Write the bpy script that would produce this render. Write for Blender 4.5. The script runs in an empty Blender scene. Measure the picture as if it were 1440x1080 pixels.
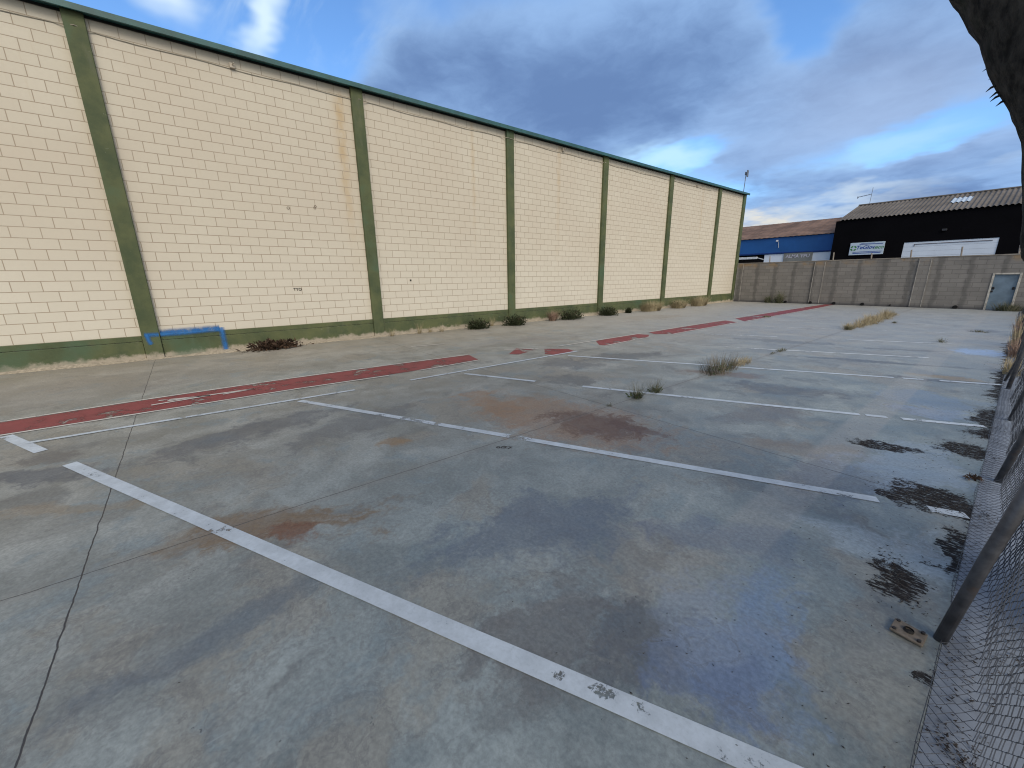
import bpy, bmesh, math, random
from mathutils import Vector, Matrix, noise as mnoise
R = math.radians
rnd = random.Random(7)
S = bpy.context.scene
C = S.collection

# ------------------------------------------------------------------ camera
cam = bpy.data.objects.new('camera', bpy.data.cameras.new('camera'))
C.objects.link(cam)
cam.data.sensor_width = 36
cam.data.lens = 560.96 / 1440 * 36
cam.data.clip_start, cam.data.clip_end = 0.03, 3000
cr, cu, cf = Vector((.62586, .77984, -.01231)), Vector((-.19228, .16958, .96658)), Vector((-.75586, .60257, -.25608))
M = Matrix((cr, cu, -cf)).transposed().to_4x4()
M.translation = (0, 0, 1.656)
cam.matrix_world = M
S.camera = cam

# ------------------------------------------------------------------ light
EXPO = 0.6
SUN_AZ, SUN_EL = 112, 38            # azimuth from +Y towards +X
S.view_settings.view_transform = 'Standard'
S.view_settings.look = 'None'
S.view_settings.gamma = 1
S.cycles.filter_width = 1.1
S.view_settings.exposure = EXPO
sl = bpy.data.lights.new('sun', 'SUN')
sl.energy, sl.angle, sl.color = 1.25, R(28), (1, .93, .82)
sun = bpy.data.objects.new('sun', sl)
C.objects.link(sun)
sd = Vector((math.sin(R(SUN_AZ)) * math.cos(R(SUN_EL)), math.cos(R(SUN_AZ)) * math.cos(R(SUN_EL)), math.sin(R(SUN_EL))))
sun.rotation_euler = sd.to_track_quat('Z', 'Y').to_euler()
sun.location = sd * 60


# ------------------------------------------------------------------ node helpers
class NT:
    def __init__(s, tree):
        s.t, s.n, s.l = tree, tree.nodes, tree.links
        s.n.clear()

    def new(s, typ, **kw):
        nd = s.n.new(typ)
        for k, v in kw.items():
            setattr(nd, k, v)
        return nd

    def put(s, sock, v):
        if isinstance(v, bpy.types.NodeSocket):
            s.l.new(v, sock)
        elif isinstance(v, (tuple, list)):
            sock.default_value = (tuple(v) + (1,))[:len(sock.default_value)] if len(v) < len(sock.default_value) else tuple(v)[:len(sock.default_value)]
        else:
            sock.default_value = v

    def math(s, op, a, b=0.0, c=0.0, clamp=False):
        nd = s.new('ShaderNodeMath', operation=op, use_clamp=clamp)
        for i, v in enumerate((a, b, c)):
            s.put(nd.inputs[i], v)
        return nd.outputs[0]

    def vec(s, op, a, b=(0, 0, 0)):
        nd = s.new('ShaderNodeVectorMath', operation=op)
        s.put(nd.inputs[0], a)
        if op == 'SCALE':
            s.put(nd.inputs['Scale'], b)
        else:
            s.put(nd.inputs[1], b)
        return nd.outputs['Value'] if op in ('LENGTH', 'DOT_PRODUCT') else nd.outputs[0]

    def mix(s, f, a, b, typ='MIX'):
        nd = s.new('ShaderNodeMix', data_type='RGBA', blend_type=typ)
        s.put(nd.inputs[0], f)
        s.put(nd.inputs[6], a)
        s.put(nd.inputs[7], b)
        return nd.outputs[2]

    def noise(s, v, scale, detail=3.0, rough=.55, dist=0.0, color=False):
        nd = s.new('ShaderNodeTexNoise')
        if v is not None:
            s.put(nd.inputs['Vector'], v)
        nd.inputs['Scale'].default_value = scale
        nd.inputs['Detail'].default_value = detail
        nd.inputs['Roughness'].default_value = rough
        nd.inputs['Distortion'].default_value = dist
        return nd.outputs['Color'] if color else nd.outputs['Fac']

    def step(s, v, a, b, lo=0.0, hi=1.0):
        nd = s.new('ShaderNodeMapRange', interpolation_type='SMOOTHSTEP')
        s.put(nd.inputs[0], v)
        for i, x in enumerate((a, b, lo, hi)):
            s.put(nd.inputs[i + 1], x)
        return nd.outputs[0]

    def map(s, v, loc=(0, 0, 0), rot=(0, 0, 0), scale=(1, 1, 1), typ='POINT'):
        nd = s.new('ShaderNodeMapping', vector_type=typ)
        s.put(nd.inputs['Vector'], v)
        nd.inputs['Location'].default_value = loc
        nd.inputs['Rotation'].default_value = rot
        nd.inputs['Scale'].default_value = scale
        return nd.outputs[0]

    def blob(s, v, cx, cy, rx, ry, rot=0, soft=.5):
        m = s.map(v, (cx, cy, 0), (0, 0, R(rot)), (rx, ry, 1e3), 'TEXTURE')
        return s.step(s.vec('LENGTH', m), 1 + soft * .5, 1 - soft)

    def sep(s, v):
        nd = s.new('ShaderNodeSeparateXYZ')
        s.put(nd.inputs[0], v)
        return nd.outputs

    def comb(s, x, y, z=0.0):
        nd = s.new('ShaderNodeCombineXYZ')
        for i, q in enumerate((x, y, z)):
            s.put(nd.inputs[i], q)
        return nd.outputs[0]


def mat(name):
    m = bpy.data.materials.new(name)
    m.use_nodes = True
    return m, NT(m.node_tree)


def finish(t, col, rough=.8, bump=None, strength=.3, dist=.01, metal=0.0, spec=.3, alpha=None):
    b = t.new('ShaderNodeBsdfPrincipled')
    t.put(b.inputs['Base Color'], col)
    t.put(b.inputs['Roughness'], rough)
    t.put(b.inputs['Metallic'], metal)
    t.put(b.inputs['Specular IOR Level'], spec)
    if alpha is not None:
        t.put(b.inputs['Alpha'], alpha)
    if bump is not None:
        bn = t.new('ShaderNodeBump')
        bn.inputs['Strength'].default_value = strength
        bn.inputs['Distance'].default_value = dist
        t.put(bn.inputs['Height'], bump)
        t.l.new(bn.outputs[0], b.inputs['Normal'])
    o = t.new('ShaderNodeOutputMaterial')
    t.l.new(b.outputs[0], o.inputs[0])
    return b


def pos(t):
    return t.new('ShaderNodeNewGeometry').outputs['Position']


def obj_co(t):
    return t.new('ShaderNodeTexCoord').outputs['Object']


def plain(name, col, rough=.7, var=.25, scale=6, metal=0.0, spec=.3, col2=None, bump=.15):
    m, t = mat(name)
    p = pos(t)
    n = t.noise(p, scale, 5, .6)
    c2 = col2 or tuple(c * (1 - var) for c in col)
    c1 = tuple(min(1, c * (1 + var * .5)) for c in col)
    col_ = t.mix(t.step(n, .3, .7), c2, c1)
    finish(t, col_, rough, n, bump, .01, metal, spec)
    return m


# ------------------------------------------------------------------ world
W = bpy.data.worlds.new('World')
S.world = W
W.use_nodes = True
t = NT(W.node_tree)
d = t.vec('NORMALIZE', t.new('ShaderNodeTexCoord').outputs['Generated'])
dx, dy, dz = t.sep(d)
az = t.math('MULTIPLY', t.math('ARCTAN2', dx, dy), 57.29578)
el = t.math('MULTIPLY', t.math('ARCSINE', dz), 57.29578)
sky = t.new('ShaderNodeTexSky', sky_type='NISHITA', sun_disc=False)
sky.sun_elevation, sky.sun_rotation = R(SUN_EL), R(SUN_AZ)
sky.air_density, sky.dust_density, sky.ozone_density = 1.0, .6, 1.6
base = t.vec('MULTIPLY', sky.outputs[0], (.085, .118, .150))
# cloud layers: noise on a plane above, so that clouds flatten towards the horizon
h = t.math('ADD', t.math('MAXIMUM', dz, 0.0), .16)
pl = t.comb(t.math('DIVIDE', dx, h), t.math('DIVIDE', dy, h), 3.3)
wv = t.vec('SUBTRACT', t.noise(pl, .9, 5, .6, 0, True), (.5, .5, .5))
ae = t.comb(az, el)
aw = t.vec('ADD', ae, t.vec('MULTIPLY', wv, (22, 11, 0)))
n1 = t.noise(t.vec('ADD', pl, t.vec('SCALE', wv, .5)), .62, 7, .58)
n2 = t.noise(t.vec('ADD', pl, t.vec('SCALE', wv, .6)), 1.7, 8, .60)
# where the cover thickens and where it opens
bias = t.math('MULTIPLY', t.blob(aw, -48, 21, 25, 7, 0, .8), .42)
bias = t.math('ADD', bias, t.math('MULTIPLY', t.blob(aw, -12, 17, 14, 5, 20, .8), .2))
bias = t.math('ADD', bias, t.math('MULTIPLY', t.blob(aw, -10, 8, 16, 3.2, 5, .7), .30))
bias = t.math('SUBTRACT', bias, t.math('MULTIPLY', t.blob(aw, -84, 25, 16, 10, 0, .7), .55))
bias = t.math('SUBTRACT', bias, t.math('MULTIPLY', t.blob(aw, -32, 14.6, 6, 1.6, 0, .8), .40))
bias = t.math('SUBTRACT', bias, t.math('MULTIPLY', t.blob(aw, -10, 11.5, 5, 2.2, 15, .8), .35))
bias = t.math('SUBTRACT', bias, t.math('MULTIPLY', t.blob(aw, -19, 24, 4, 6, 30, .9), .35))
dens = t.math('ADD', n1, bias)
cover = t.step(dens, .36, .62)
thick = t.step(t.math('ADD', dens, t.math('MULTIPLY', t.math('SUBTRACT', n2, .5), 1.25)), .40, 1.05)
ccol = t.mix(thick, (.215, .345, .57), (.095, .165, .325))
ccol = t.mix(t.math('MULTIPLY', t.blob(aw, -10, 15, 16, 6, 0, .9), .5), ccol, (.28, .36, .52))
skycol = t.mix(cover, base, ccol)
# bright thin edges of the gaps, and the pale strip low over the roofs
skycol = t.mix(t.math('MULTIPLY', t.blob(aw, -32.5, 14.6, 5.5, 1.3, -6, .9), .8), skycol, (.40, .60, .72))
skycol = t.mix(t.math('MULTIPLY', t.blob(aw, -12, 11.2, 6, 1.6, 14, .9), .75), skycol, (.30, .50, .68))
skycol = t.mix(t.math('MULTIPLY', t.blob(aw, -20, 5.6, 7, 1.0, 4, .9), .9), skycol, (.55, .53, .47))
skycol = t.mix(t.math('MULTIPLY', t.blob(aw, -13, 6.9, 9, .8, 2, .9), .6), skycol, (.42, .50, .58))
# thin white wisps in the open blue
wn = t.step(t.noise(t.map(pl, rot=(0, 0, .5), scale=(.8, 2.6, 1)), 1.4, 6, .65, .6), .50, .72)
skycol = t.mix(t.math('MULTIPLY', t.blob(aw, -79.8, 24.5, 1.5, 4.2, -30, .9), .8), skycol, (.56, .68, .74))
skycol = t.mix(t.math('MULTIPLY', t.blob(aw, -89.5, 24.5, 4, 2.0, -15, .9), .85), skycol, (.60, .70, .74))
skycol = t.mix(t.math('MULTIPLY', t.math('MULTIPLY', t.blob(ae, -78, 27, 14, 5, 0, .9), wn), .35), skycol, (.55, .66, .72))
# unseen bright glow added round the sun, behind the camera, to light the scene
gl = t.step(t.vec('DOT_PRODUCT', d, tuple(sd)), .25, 1.0)
skycol = t.mix(gl, skycol, (.95, .88, .78))
skycol = t.mix(t.step(el, 0.0, -3.0), skycol, (.16, .16, .16))
bg = t.new('ShaderNodeBackground')
t.put(bg.inputs[0], skycol)
bg.inputs[1].default_value = 1.0
t.l.new(bg.outputs[0], t.new('ShaderNodeOutputWorld').inputs[0])


# ------------------------------------------------------------------ mesh helpers
def tag(o, label=None, cat=None, group=None, kind=None):
    if label: o['label'] = label
    if cat: o['category'] = cat
    if group: o['group'] = group
    if kind: o['kind'] = kind
    return o


def thing(name, label, cat, loc=(0, 0, 0), rz=0.0, group=None):
    o = bpy.data.objects.new(name, None)
    o.empty_display_size = .2
    C.objects.link(o)
    o.location = loc
    o.rotation_euler = (0, 0, rz)
    return tag(o, label, cat, group)


def obj(name, bm, m, parent=None, smooth=False):
    me = bpy.data.meshes.new(name)
    bm.normal_update()
    bm.to_mesh(me)
    bm.free()
    for x in (m if isinstance(m, (list, tuple)) else [m]):
        me.materials.append(x)
    if smooth:
        for p in me.polygons:
            p.use_smooth = True
    o = bpy.data.objects.new(name, me)
    C.objects.link(o)
    if parent is not None:
        o.parent = parent
    return o


def box(bm, x0, x1, y0, y1, z0, z1, bev=0.0):
    v = [bm.verts.new((x, y, z)) for z in (z0, z1) for y in (y0, y1) for x in (x0, x1)]
    fs = [bm.faces.new([v[i] for i in q]) for q in ((0, 2, 3, 1), (4, 5, 7, 6), (0, 1, 5, 4), (2, 6, 7, 3), (0, 4, 6, 2), (1, 3, 7, 5))]
    if bev:
        es = list({e for f in fs for e in f.edges})
        bmesh.ops.bevel(bm, geom=es, offset=bev, segments=2, affect='EDGES', profile=.5)
    return bm


def nb():
    return bmesh.new()


def quad(bm, *p):
    return bm.faces.new([bm.verts.new(q) for q in p])


def tube(bm, path, rad, seg=8, cap=True):
    path = [Vector(p) for p in path]
    rings = []
    for i, p in enumerate(path):
        a = path[max(i - 1, 0)]
        b = path[min(i + 1, len(path) - 1)]
        d = (b - a).normalized()
        ref = Vector((0, 0, 1)) if abs(d.z) < .9 else Vector((1, 0, 0))
        u = d.cross(ref).normalized()
        w = d.cross(u)
        r = rad[i] if isinstance(rad, (list, tuple)) else rad
        rings.append([bm.verts.new(p + (u * math.cos(k * 2 * math.pi / seg) + w * math.sin(k * 2 * math.pi / seg)) * r) for k in range(seg)])
    for a, b in zip(rings, rings[1:]):
        for k in range(seg):
            bm.faces.new((a[k], a[(k + 1) % seg], b[(k + 1) % seg], b[k]))
    if cap:
        bm.faces.new(rings[0][::-1])
        bm.faces.new(rings[-1])
    return rings


def text_mesh(name, body, size, m, parent, mtx, extrude=.004, align='CENTER', bold=0.0, shear=0.0):
    cu_ = bpy.data.curves.new(name, 'FONT')
    cu_.body, cu_.size, cu_.extrude, cu_.align_x, cu_.align_y = body, size, extrude, align, 'CENTER'
    cu_.offset, cu_.shear = bold, shear
    tmp = bpy.data.objects.new(name, cu_)
    C.objects.link(tmp)
    dg = bpy.context.evaluated_depsgraph_get()
    me = bpy.data.meshes.new_from_object(tmp.evaluated_get(dg))
    bpy.data.objects.remove(tmp)
    me.transform(mtx)
    me.materials.clear()
    me.materials.append(m)
    o = bpy.data.objects.new(name, me)
    C.objects.link(o)
    o.parent = parent
    return o


# ------------------------------------------------------------------ ground
JX, JY = (-3.14,), [-5.65 + 4.9 * k for k in range(8)]


def concrete():
    m, t = mat('worn concrete')
    p = pos(t)
    px, py, pz = t.sep(p)
    w1 = t.vec('SUBTRACT', t.noise(p, .9, 4, .6, 0, True), (.5, .5, .5))
    w2 = t.vec('SUBTRACT', t.noise(p, 5.0, 5, .65, 0, True), (.5, .5, .5))
    pw = t.vec('ADD', p, t.vec('ADD', t.vec('SCALE', w1, 1.1), t.vec('SCALE', w2, .28)))
    ps = t.vec('ADD', p, t.vec('ADD', t.vec('SCALE', w1, .45), t.vec('SCALE', w2, .30)))
    pc = t.vec('ADD', p, t.vec('ADD', t.vec('SCALE', w1, .25), t.vec('SCALE', w2, .5)))
    big = t.noise(p, .33, 4, .55)
    mid = t.noise(pw, 1.3, 10, .70)
    fine = t.noise(p, 42, 4, .7)
    grit = t.noise(p, 170, 2, .6)
    streak = t.noise(t.map(pw, rot=(0, 0, R(12)), scale=(4.0, .9, 1)), 1.7, 8, .68)
    swirl = t.noise(t.map(pw, rot=(0, 0, R(-35)), scale=(4.5, 1.0, 1)), 1.6, 8, .68)
    col = t.mix(t.step(mid, .32, .68), (.160, .163, .147), (.312, .315, .288))
    hue = t.noise(t.vec('ADD', pw, (31, 7, 0)), .8, 7, .62)
    hue2 = t.noise(t.vec('ADD', pw, (3, 57, 0)), 1.5, 7, .64)
    # grey-blue tint growing towards the fence, warmer dust by the wall
    blend = t.step(t.math('ADD', px, t.math('MULTIPLY', t.math('SUBTRACT', big, .5), 9)), -6.5, .5)
    col = t.mix(t.math('MULTIPLY', blend, .75), col, t.mix(t.step(mid, .35, .7), (.138, .180, .196), (.254, .310, .326)))
    col = t.mix(t.step(hue, .52, .61, 0, .5), col, (.235, .215, .175))
    col = t.mix(t.step(hue2, .54, .63, 0, .5), col, (.160, .210, .235))
    col = t.mix(t.step(hue2, .44, .36, 0, .42), col, (.092, .098, .100))
    dust = t.step(px, -7.8, -11.6)
    col = t.mix(t.math('MULTIPLY', dust, .55), col, (.315, .275, .225))
    col = t.mix(t.math('MULTIPLY', t.step(streak, .54, .78), .50), col, (.125, .122, .122))
    col = t.mix(t.math('MULTIPLY', t.step(swirl, .56, .80), .42), col, (.40, .40, .385))
    far = t.step(py, 6, 15)  # paler far concrete: grazing sky glare painted into the colour
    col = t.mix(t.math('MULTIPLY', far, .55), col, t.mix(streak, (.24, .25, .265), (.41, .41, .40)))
    # stains and bluish patches: centre x, y, radii, turn, colour, strength, softness, warp
    rust, rust2 = (.095, .047, .029), (.250, .142, .070)
    dk, dk2, bl, pal = (.078, .086, .100), (.060, .066, .074), (.150, .240, .420), (.36, .42, .47)
    st = [(-3.3, 3.35, 1.35, .62, 15, rust2, .72, 1.1, pw), (-4.3, 3.05, .75, .25, -12, rust2, .55, .9, ps),
          (-2.85, 3.50, .62, .36, 22, rust, .92, .55, ps), (-2.45, 3.74, .42, .10, 12, rust, .8, .7, ps),
          (-2.95, .30, .62, .30, 60, (.160, .108, .06), .95, .9, pw), (-2.75, .34, .20, .12, 40, (.14, .06, .03), .95, .8, ps),
          (-3.85, 1.50, .22, .12, 60, (.23, .14, .06), .75, .8, ps), (-4.2, -.95, .5, .12, 60, (.22, .16, .09), .5, .8, pw),
          (-3.0, 7.0, .65, .22, 30, (.17, .12, .085), .8, .8, pw), (-1.1, 1.95, .35, .5, 0, (.28, .235, .18), .4, .9, pw),
          (-1.0, 4.55, .5, .28, 20, (.22, .17, .12), .6, .8, pw), (-.55, 9.5, .4, .16, 0, (.28, .19, .08), .6, .8, ps),
          (-5.2, -1.45, .75, .17, 65, dk, .85, .9, pw), (-5.65, -1.28, .30, .2, 25, (.10, .092, .085), .8, .8, ps),
          (-5.2, .35, .30, 1.1, 10, dk, .75, .9, pw), (-4.7, 1.4, .28, .9, 20, dk, .6, .9, pw),
          (-1.75, 1.70, .30, .75, -15, (.10, .125, .165), .8, .8, pw), (-2.15, -.1, .10, .50, 10, (.11, .13, .15), .8, 1.4, ps),
          (-.85, 1.35, .34, .34, 0, dk, .8, .7, pw), (-1.15, 1.1, .25, .4, 20, (.13, .125, .12), .75, .6, ps),
          (-.48, 1.78, .20, .52, 15, bl, .58, 1.1, ps), (-.60, 1.45, .15, .3, 0, (.13, .17, .26), .7, .7, ps),
          (-.75, 1.75, .2, .3, 30, (.22, .27, .34), .6, .8, ps), (-.42, 1.45, .10, .22, 0, (.12, .16, .25), .7, .7, ps),
          (-.25, 3.2, .35, .35, 0, pal, .55, .8, pw), (-.9, 2.5, .45, .2, 35, (.115, .145, .20), .6, .8, pw),
          (-.62, 4.05, .40, .40, 0, (.10, .125, .165), .85, .7, ps), (-.35, 4.75, .35, .7, 0, (.26, .33, .42), .6, .8, pw),
          (-5.4, 5.75, .60, .50, 25, dk, .65, .7, ps), (-4.45, 4.8, .45, .32, 25, dk2, .62, .8, ps),
          (-5.1, 7.2, .36, .95, -20, dk2, .72, .6, ps), (-1.9, 6.75, .75, .34, 25, dk, .75, .8, pw),
          (-1.75, 5.3, .28, .6, -25, (.13, .13, .135), .7, .8, ps), (-.5, 7.6, .5, .5, 0, (.17, .235, .33), .65, .8, pw),
          (-.4, 6.9, .4, .25, 20, (.22, .29, .42), .6, .8, ps),
          (-.35, 13.1, .40, .55, 0, (.30, .42, .62), .85, .7, ps), (-1.6, 10.2, 1.2, .13, 22, dk, .7, .8, ps),
          (-.6, 9.15, .9, .12, 24, dk, .65, .8, ps), (-3.6, 11.8, 1.2, .3, 20, dk, .5, .9, pw),
          (-1.4, 12.4, .8, .12, 25, dk, .5, .9, ps), (-.5, 18.0, .4, .5, 0, (.12, .12, .13), .6, .8, ps),
          (-8.4, 6.9, .5, 1.6, -10, (.20, .19, .18), .5, .9, pw), (-9.6, 15.0, .8, 1.7, -15, (.24, .21, .17), .5, .9, pw),
          (-9.2, -2.2, 1.2, 2.5, 0, (.20, .185, .165), .5, .9, pw)]
    ef = t.math('MULTIPLY', t.math('SUBTRACT', t.noise(pw, 3.2, 8, .68), .5), 1.9)
    eg = t.math('ADD', t.math('MULTIPLY', t.math('SUBTRACT', streak, .5), 2.0), t.math('MULTIPLY', t.math('SUBTRACT', t.noise(p, 16, 6, .72), .5), 1.1))
    tex = t.step(t.noise(pw, 7, 7, .72), .25, .68, .62, 1.0)
    for cx, cy, rx, ry, rot, c, k, so, v in st:
        m_ = t.map(v, (cx, cy, 0), (0, 0, R(rot)), (rx, ry, 1e3), 'TEXTURE')
        r_ = t.math('ADD', t.vec('LENGTH', m_), t.math('ADD', ef, eg))
        col = t.mix(t.math('MULTIPLY', t.step(r_, 1 + so * .34, 1 - so * .5, 0, k), tex), col, c)
    # paler band of an old repair along a saw cut
    rep = t.math('MULTIPLY', t.math('MULTIPLY', t.step(px, -1.02, -.96), t.step(px, -.66, -.70)), t.step(py, 2.0, 3.0))
    col = t.mix(t.math('MULTIPLY', rep, .35), col, (.33, .32, .30))
    # compacted black dirt by the fence
    dirt = [(-.14, 2.85, .07, .17, 10), (-.10, 4.28, .17, .09, -10), (-.03, 5.62, .16, .16, 0), (.02, 4.12, .22, .10, -18),
            (-.18, 4.08, .15, .07, -25), (.06, 7.1, .10, .35, 0), (.06, 3.45, .06, .25, 0), (.04, 6.4, .08, .2, 0), (-.32, 4.0, .12, .05, -30),
            (.10, 2.2, .03, .12, 0), (.12, 9.5, .10, 1.4, 0), (.12, 14, .09, 2.0, 0), (-.55, 5.15, .25, .10, 20)]
    dm = 0.0
    for cx, cy, rx, ry, rot in dirt:
        dm = t.math('MAXIMUM', dm, t.blob(pc, cx, cy, rx * 1.5, ry * 1.5, rot, .35))
    dn = t.noise(t.map(p, rot=(0, 0, R(28)), scale=(1, 3.8, 1)), 15, 8, .78)
    dirtm = t.step(t.math('ADD', dm, t.math('MULTIPLY', t.math('SUBTRACT', dn, .5), 5.0)), .62, .80)
    dirtm = t.math('MULTIPLY', dirtm, t.step(dm, .02, .2))
    col = t.mix(t.math('MULTIPLY', dirtm, .95), col, (.024, .021, .022))
    # grit and pits
    col = t.mix(.42, col, t.mix(t.step(fine, .25, .75), (.10, .10, .10), (.52, .52, .50)), 'OVERLAY')
    col = t.mix(t.step(grit, .70, .80, 0, .35), col, (.08, .08, .085))
    vo = t.new('ShaderNodeTexVoronoi')
    t.put(vo.inputs['Vector'], pc)
    vo.inputs['Scale'].default_value = 3.1
    col = t.mix(t.step(vo.outputs['Distance'], .040, .018, 0, .8), col, (.045, .045, .05))
    rg = t.math('ABSOLUTE', t.math('SUBTRACT', t.noise(pw, 2.6, 7, .66, .4), .5))
    col = t.mix(t.math('MULTIPLY', t.step(rg, .022, .004), t.step(hue, .40, .60, 0, .38)), col, (.09, .09, .092))
    sc = t.noise(t.map(p, rot=(0, 0, R(-32)), scale=(9, 1.1, 1)), 3.2, 6, .72)
    col = t.mix(t.math('MULTIPLY', t.step(sc, .63, .72), t.step(hue2, .42, .62, 0, .40)), col, (.36, .37, .37))
    sd_ = t.new('ShaderNodeTexVoronoi')
    t.put(sd_.inputs['Vector'], t.vec('ADD', pc, (4.3, 1.7, 0)))
    sd_.inputs['Scale'].default_value = 2.3
    col = t.mix(t.step(sd_.outputs['Distance'], .020, .010, 0, .7), col, (.50, .50, .48))
    # saw-cut joints
    jm = 0.0
    wob = t.math('MULTIPLY', t.math('SUBTRACT', t.noise(p, 7, 3), .5), .025)
    for x in JX:
        jm = t.math('MAXIMUM', jm, t.step(t.math('ABSOLUTE', t.math('ADD', t.math('SUBTRACT', px, x), wob)), .0045, .002))
    jy = t.math('ABSOLUTE', t.math('SUBTRACT', t.math('PINGPONG', t.math('ADD', t.math('ADD', py, .75), wob), 2.45), 0.0))
    jm = t.math('MAXIMUM', jm, t.step(jy, .0050, .0022))
    side = t.step(t.math('ABSOLUTE', t.math('SUBTRACT', px, -3.14)), .10, .02)
    col = t.mix(t.math('MULTIPLY', side, .22), col, (.16, .145, .125))
    col = t.mix(jm, col, (.03, .028, .028))
    hgt = t.math('ADD', t.math('MULTIPLY', fine, .35), t.math('ADD', t.math('MULTIPLY', mid, .6), t.math('MULTIPLY', jm, -1.5)))
    hgt = t.math('ADD', hgt, t.math('MULTIPLY', dirtm, .5))
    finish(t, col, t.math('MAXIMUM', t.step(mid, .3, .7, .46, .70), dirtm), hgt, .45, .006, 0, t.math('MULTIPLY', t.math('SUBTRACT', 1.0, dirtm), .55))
    return m


bm = nb()
quad(bm, (-11.98, -14, 0), (.08, -14, 0), (.08, 28.38, 0), (-11.98, 28.38, 0))
M_CONC = concrete()
tag(obj('ground', bm, M_CONC), 'stained concrete slab of the empty parking lot', kind='structure')
bm = nb()
quad(bm, (-2000, -2000, -.03), (2000, -2000, -.03), (2000, 2000, -.03), (-2000, 2000, -.03))
tag(obj('street_ground', bm, plain('street asphalt', (.06, .06, .062), .9, .35, 1.5)), 'dark street ground around the lot', kind='structure')
bm = nb()
box(bm, .0815, 1.9, -14, 29, -.2, -.003)
M_PATH, t = mat('kerb concrete')
p = pos(t)
n = t.noise(p, 2.2, 6, .65)
c = t.mix(t.step(n, .3, .7), (.15, .17, .205), (.22, .25, .295))
c = t.mix(t.step(t.noise(p, 4, 7, .72), .60, .70, 0, .8), c, (.05, .05, .058))
finish(t, c, .85, n, .4, .01)
tag(obj('path', bm, M_PATH), 'concrete strip outside the chain link fence', kind='structure')


# ------------------------------------------------------------------ painted markings
def paint(name, col, wear, scale=5, blend=.75, holes=()):
    m, t = mat(name)
    p = pos(t)
    n = t.noise(p, scale, 6, .72)
    f = t.noise(p, 60, 3, .6)
    pat = t.noise(p, .9, 3, .6)
    s = t.math('ADD', n, t.math('ADD', t.math('MULTIPLY', t.math('SUBTRACT', f, .5), .25), t.math('MULTIPLY', t.math('SUBTRACT', pat, .5), .7)))
    for cx, cy, rx, ry, k in holes:
        s = t.math('SUBTRACT', s, t.math('MULTIPLY', t.math('MULTIPLY', t.blob(p, cx, cy, rx, ry, 25, .9), t.step(t.noise(p, 55, 5, .75), .35, .6)), k))
    a = t.step(s, wear - .04, wear + .05)
    a = t.math('MULTIPLY', a, t.step(f, .0, .5, blend, 1.0))
    c = t.mix(t.step(n, .35, .7), tuple(x * .78 for x in col), col)
    finish(t, c, .6, f, .15, .003, 0, .35, a)
    return m


M_WHITE = paint('white road paint', (.44, .49, .535), .33, holes=((-.93, .98, .05, .03, .34), (-.77, 1.06, .06, .035, .42), (-.65, 1.12, .05, .04, .22), (-5.0, -.95, .3, .06, .15), (-3.1, 2.52, .15, .06, .5)))
M_WORN = paint('worn white road paint', (.50, .53, .55), .42)
M_FAINT = paint('faint white road paint', (.48, .50, .51), .50)
M_EDGE = paint('thin white edging paint', (.50, .48, .45), .36)
M_RED = paint('red walkway paint', (.200, .040, .042), .395, 3.4, .88)


def stripe(bm, a, b, w, z):
    a, b = Vector(a), Vector(b)
    d = (b - a).normalized()
    n = Vector((-d.y, d.x)) * w * .5
    L = (b - a).length
    k = max(1, int(L / .4))
    prev = None
    for i in range(k + 1):
        q = a + d * L * i / k
        e = .004 * mnoise.noise((q.x * 3, q.y * 3, z * 100)) if 0 < i < k else 0
        v = (bm.verts.new((q.x + n.x + e, q.y + n.y + e, z)), bm.verts.new((q.x - n.x - e, q.y - n.y - e, z)))
        if prev:
            bm.faces.new((prev[0], prev[1], v[1], v[0]))
        prev = v


LN = [('wide white line crossing the foreground, nearest the camera', [((-6.88, -1.845), (-5.97, -1.415)), ((-5.36, -1.125), (.03, 1.43))], .10, M_WHITE),
      ('second white bay line, its far end under black dirt', [((-6.16, 1.03), (-3.17, 2.49)), ((-3.12, 2.515), (-.38, 3.83)), ((-.12, 3.95), (.06, 4.03))], .09, M_WHITE),
      ('third white bay line with a gap before the weed in the joint', [((-6.02, 3.71), (-4.76, 4.29)), ((-4.04, 4.63), (-.95, 6.16)), ((-.9, 6.19), (-.72, 6.28)), ((-.6, 6.34), (.03, 6.68))], .085, M_WHITE),
      ('fourth white bay line passing the tall dry weed', [((-5.96, 6.33), (-1.05, 8.86)), ((-.95, 8.91), (-.72, 9.03)), ((-.55, 9.12), (.10, 9.45))], .085, M_WHITE),
      ('fifth white bay line, its wall end worn away', [((-4.2, 9.9), (-.92, 11.5))], .085, M_WORN),
      ('sixth white bay line, faint and broken', [((-5.6, 11.75), (-4.0, 12.6)), ((-3.0, 13.1), (-.75, 14.2))], .085, M_WORN)]
for lab, segs, w, m in LN:
    bm = nb()
    for a, b in segs:
        stripe(bm, a, b, w, .004)
    tag(obj('parking_line', bm, m), lab, kind='structure', group='white parking bay lines')
for k, lab in ((6, 'seventh white bay line, pale and broken beside the dry grass row'), (7, 'eighth white bay line, nearly worn off past the dry grass row'),
               (8, 'ninth white bay line, barely visible near the grey wall'), (9, 'last faint white bay line before the grey wall')):
    y = -1.4 + 2.62 * k
    bm = nb()
    stripe(bm, (-5.6, y + .25), (-3.4, y + 1.35), .085, .004)
    stripe(bm, (-2.6, y + 1.75), (-.9, y + 2.55), .085, .004)
    tag(obj('parking_line', bm, M_FAINT), lab, kind='structure', group='white parking bay lines')
bm = nb()
for a, b in (((-6.40, -1.60), (-6.22, 1.82)), ((-6.22, 2.75), (-6.20, 6.9))):
    stripe(bm, a, b, .07, .0065)
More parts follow.
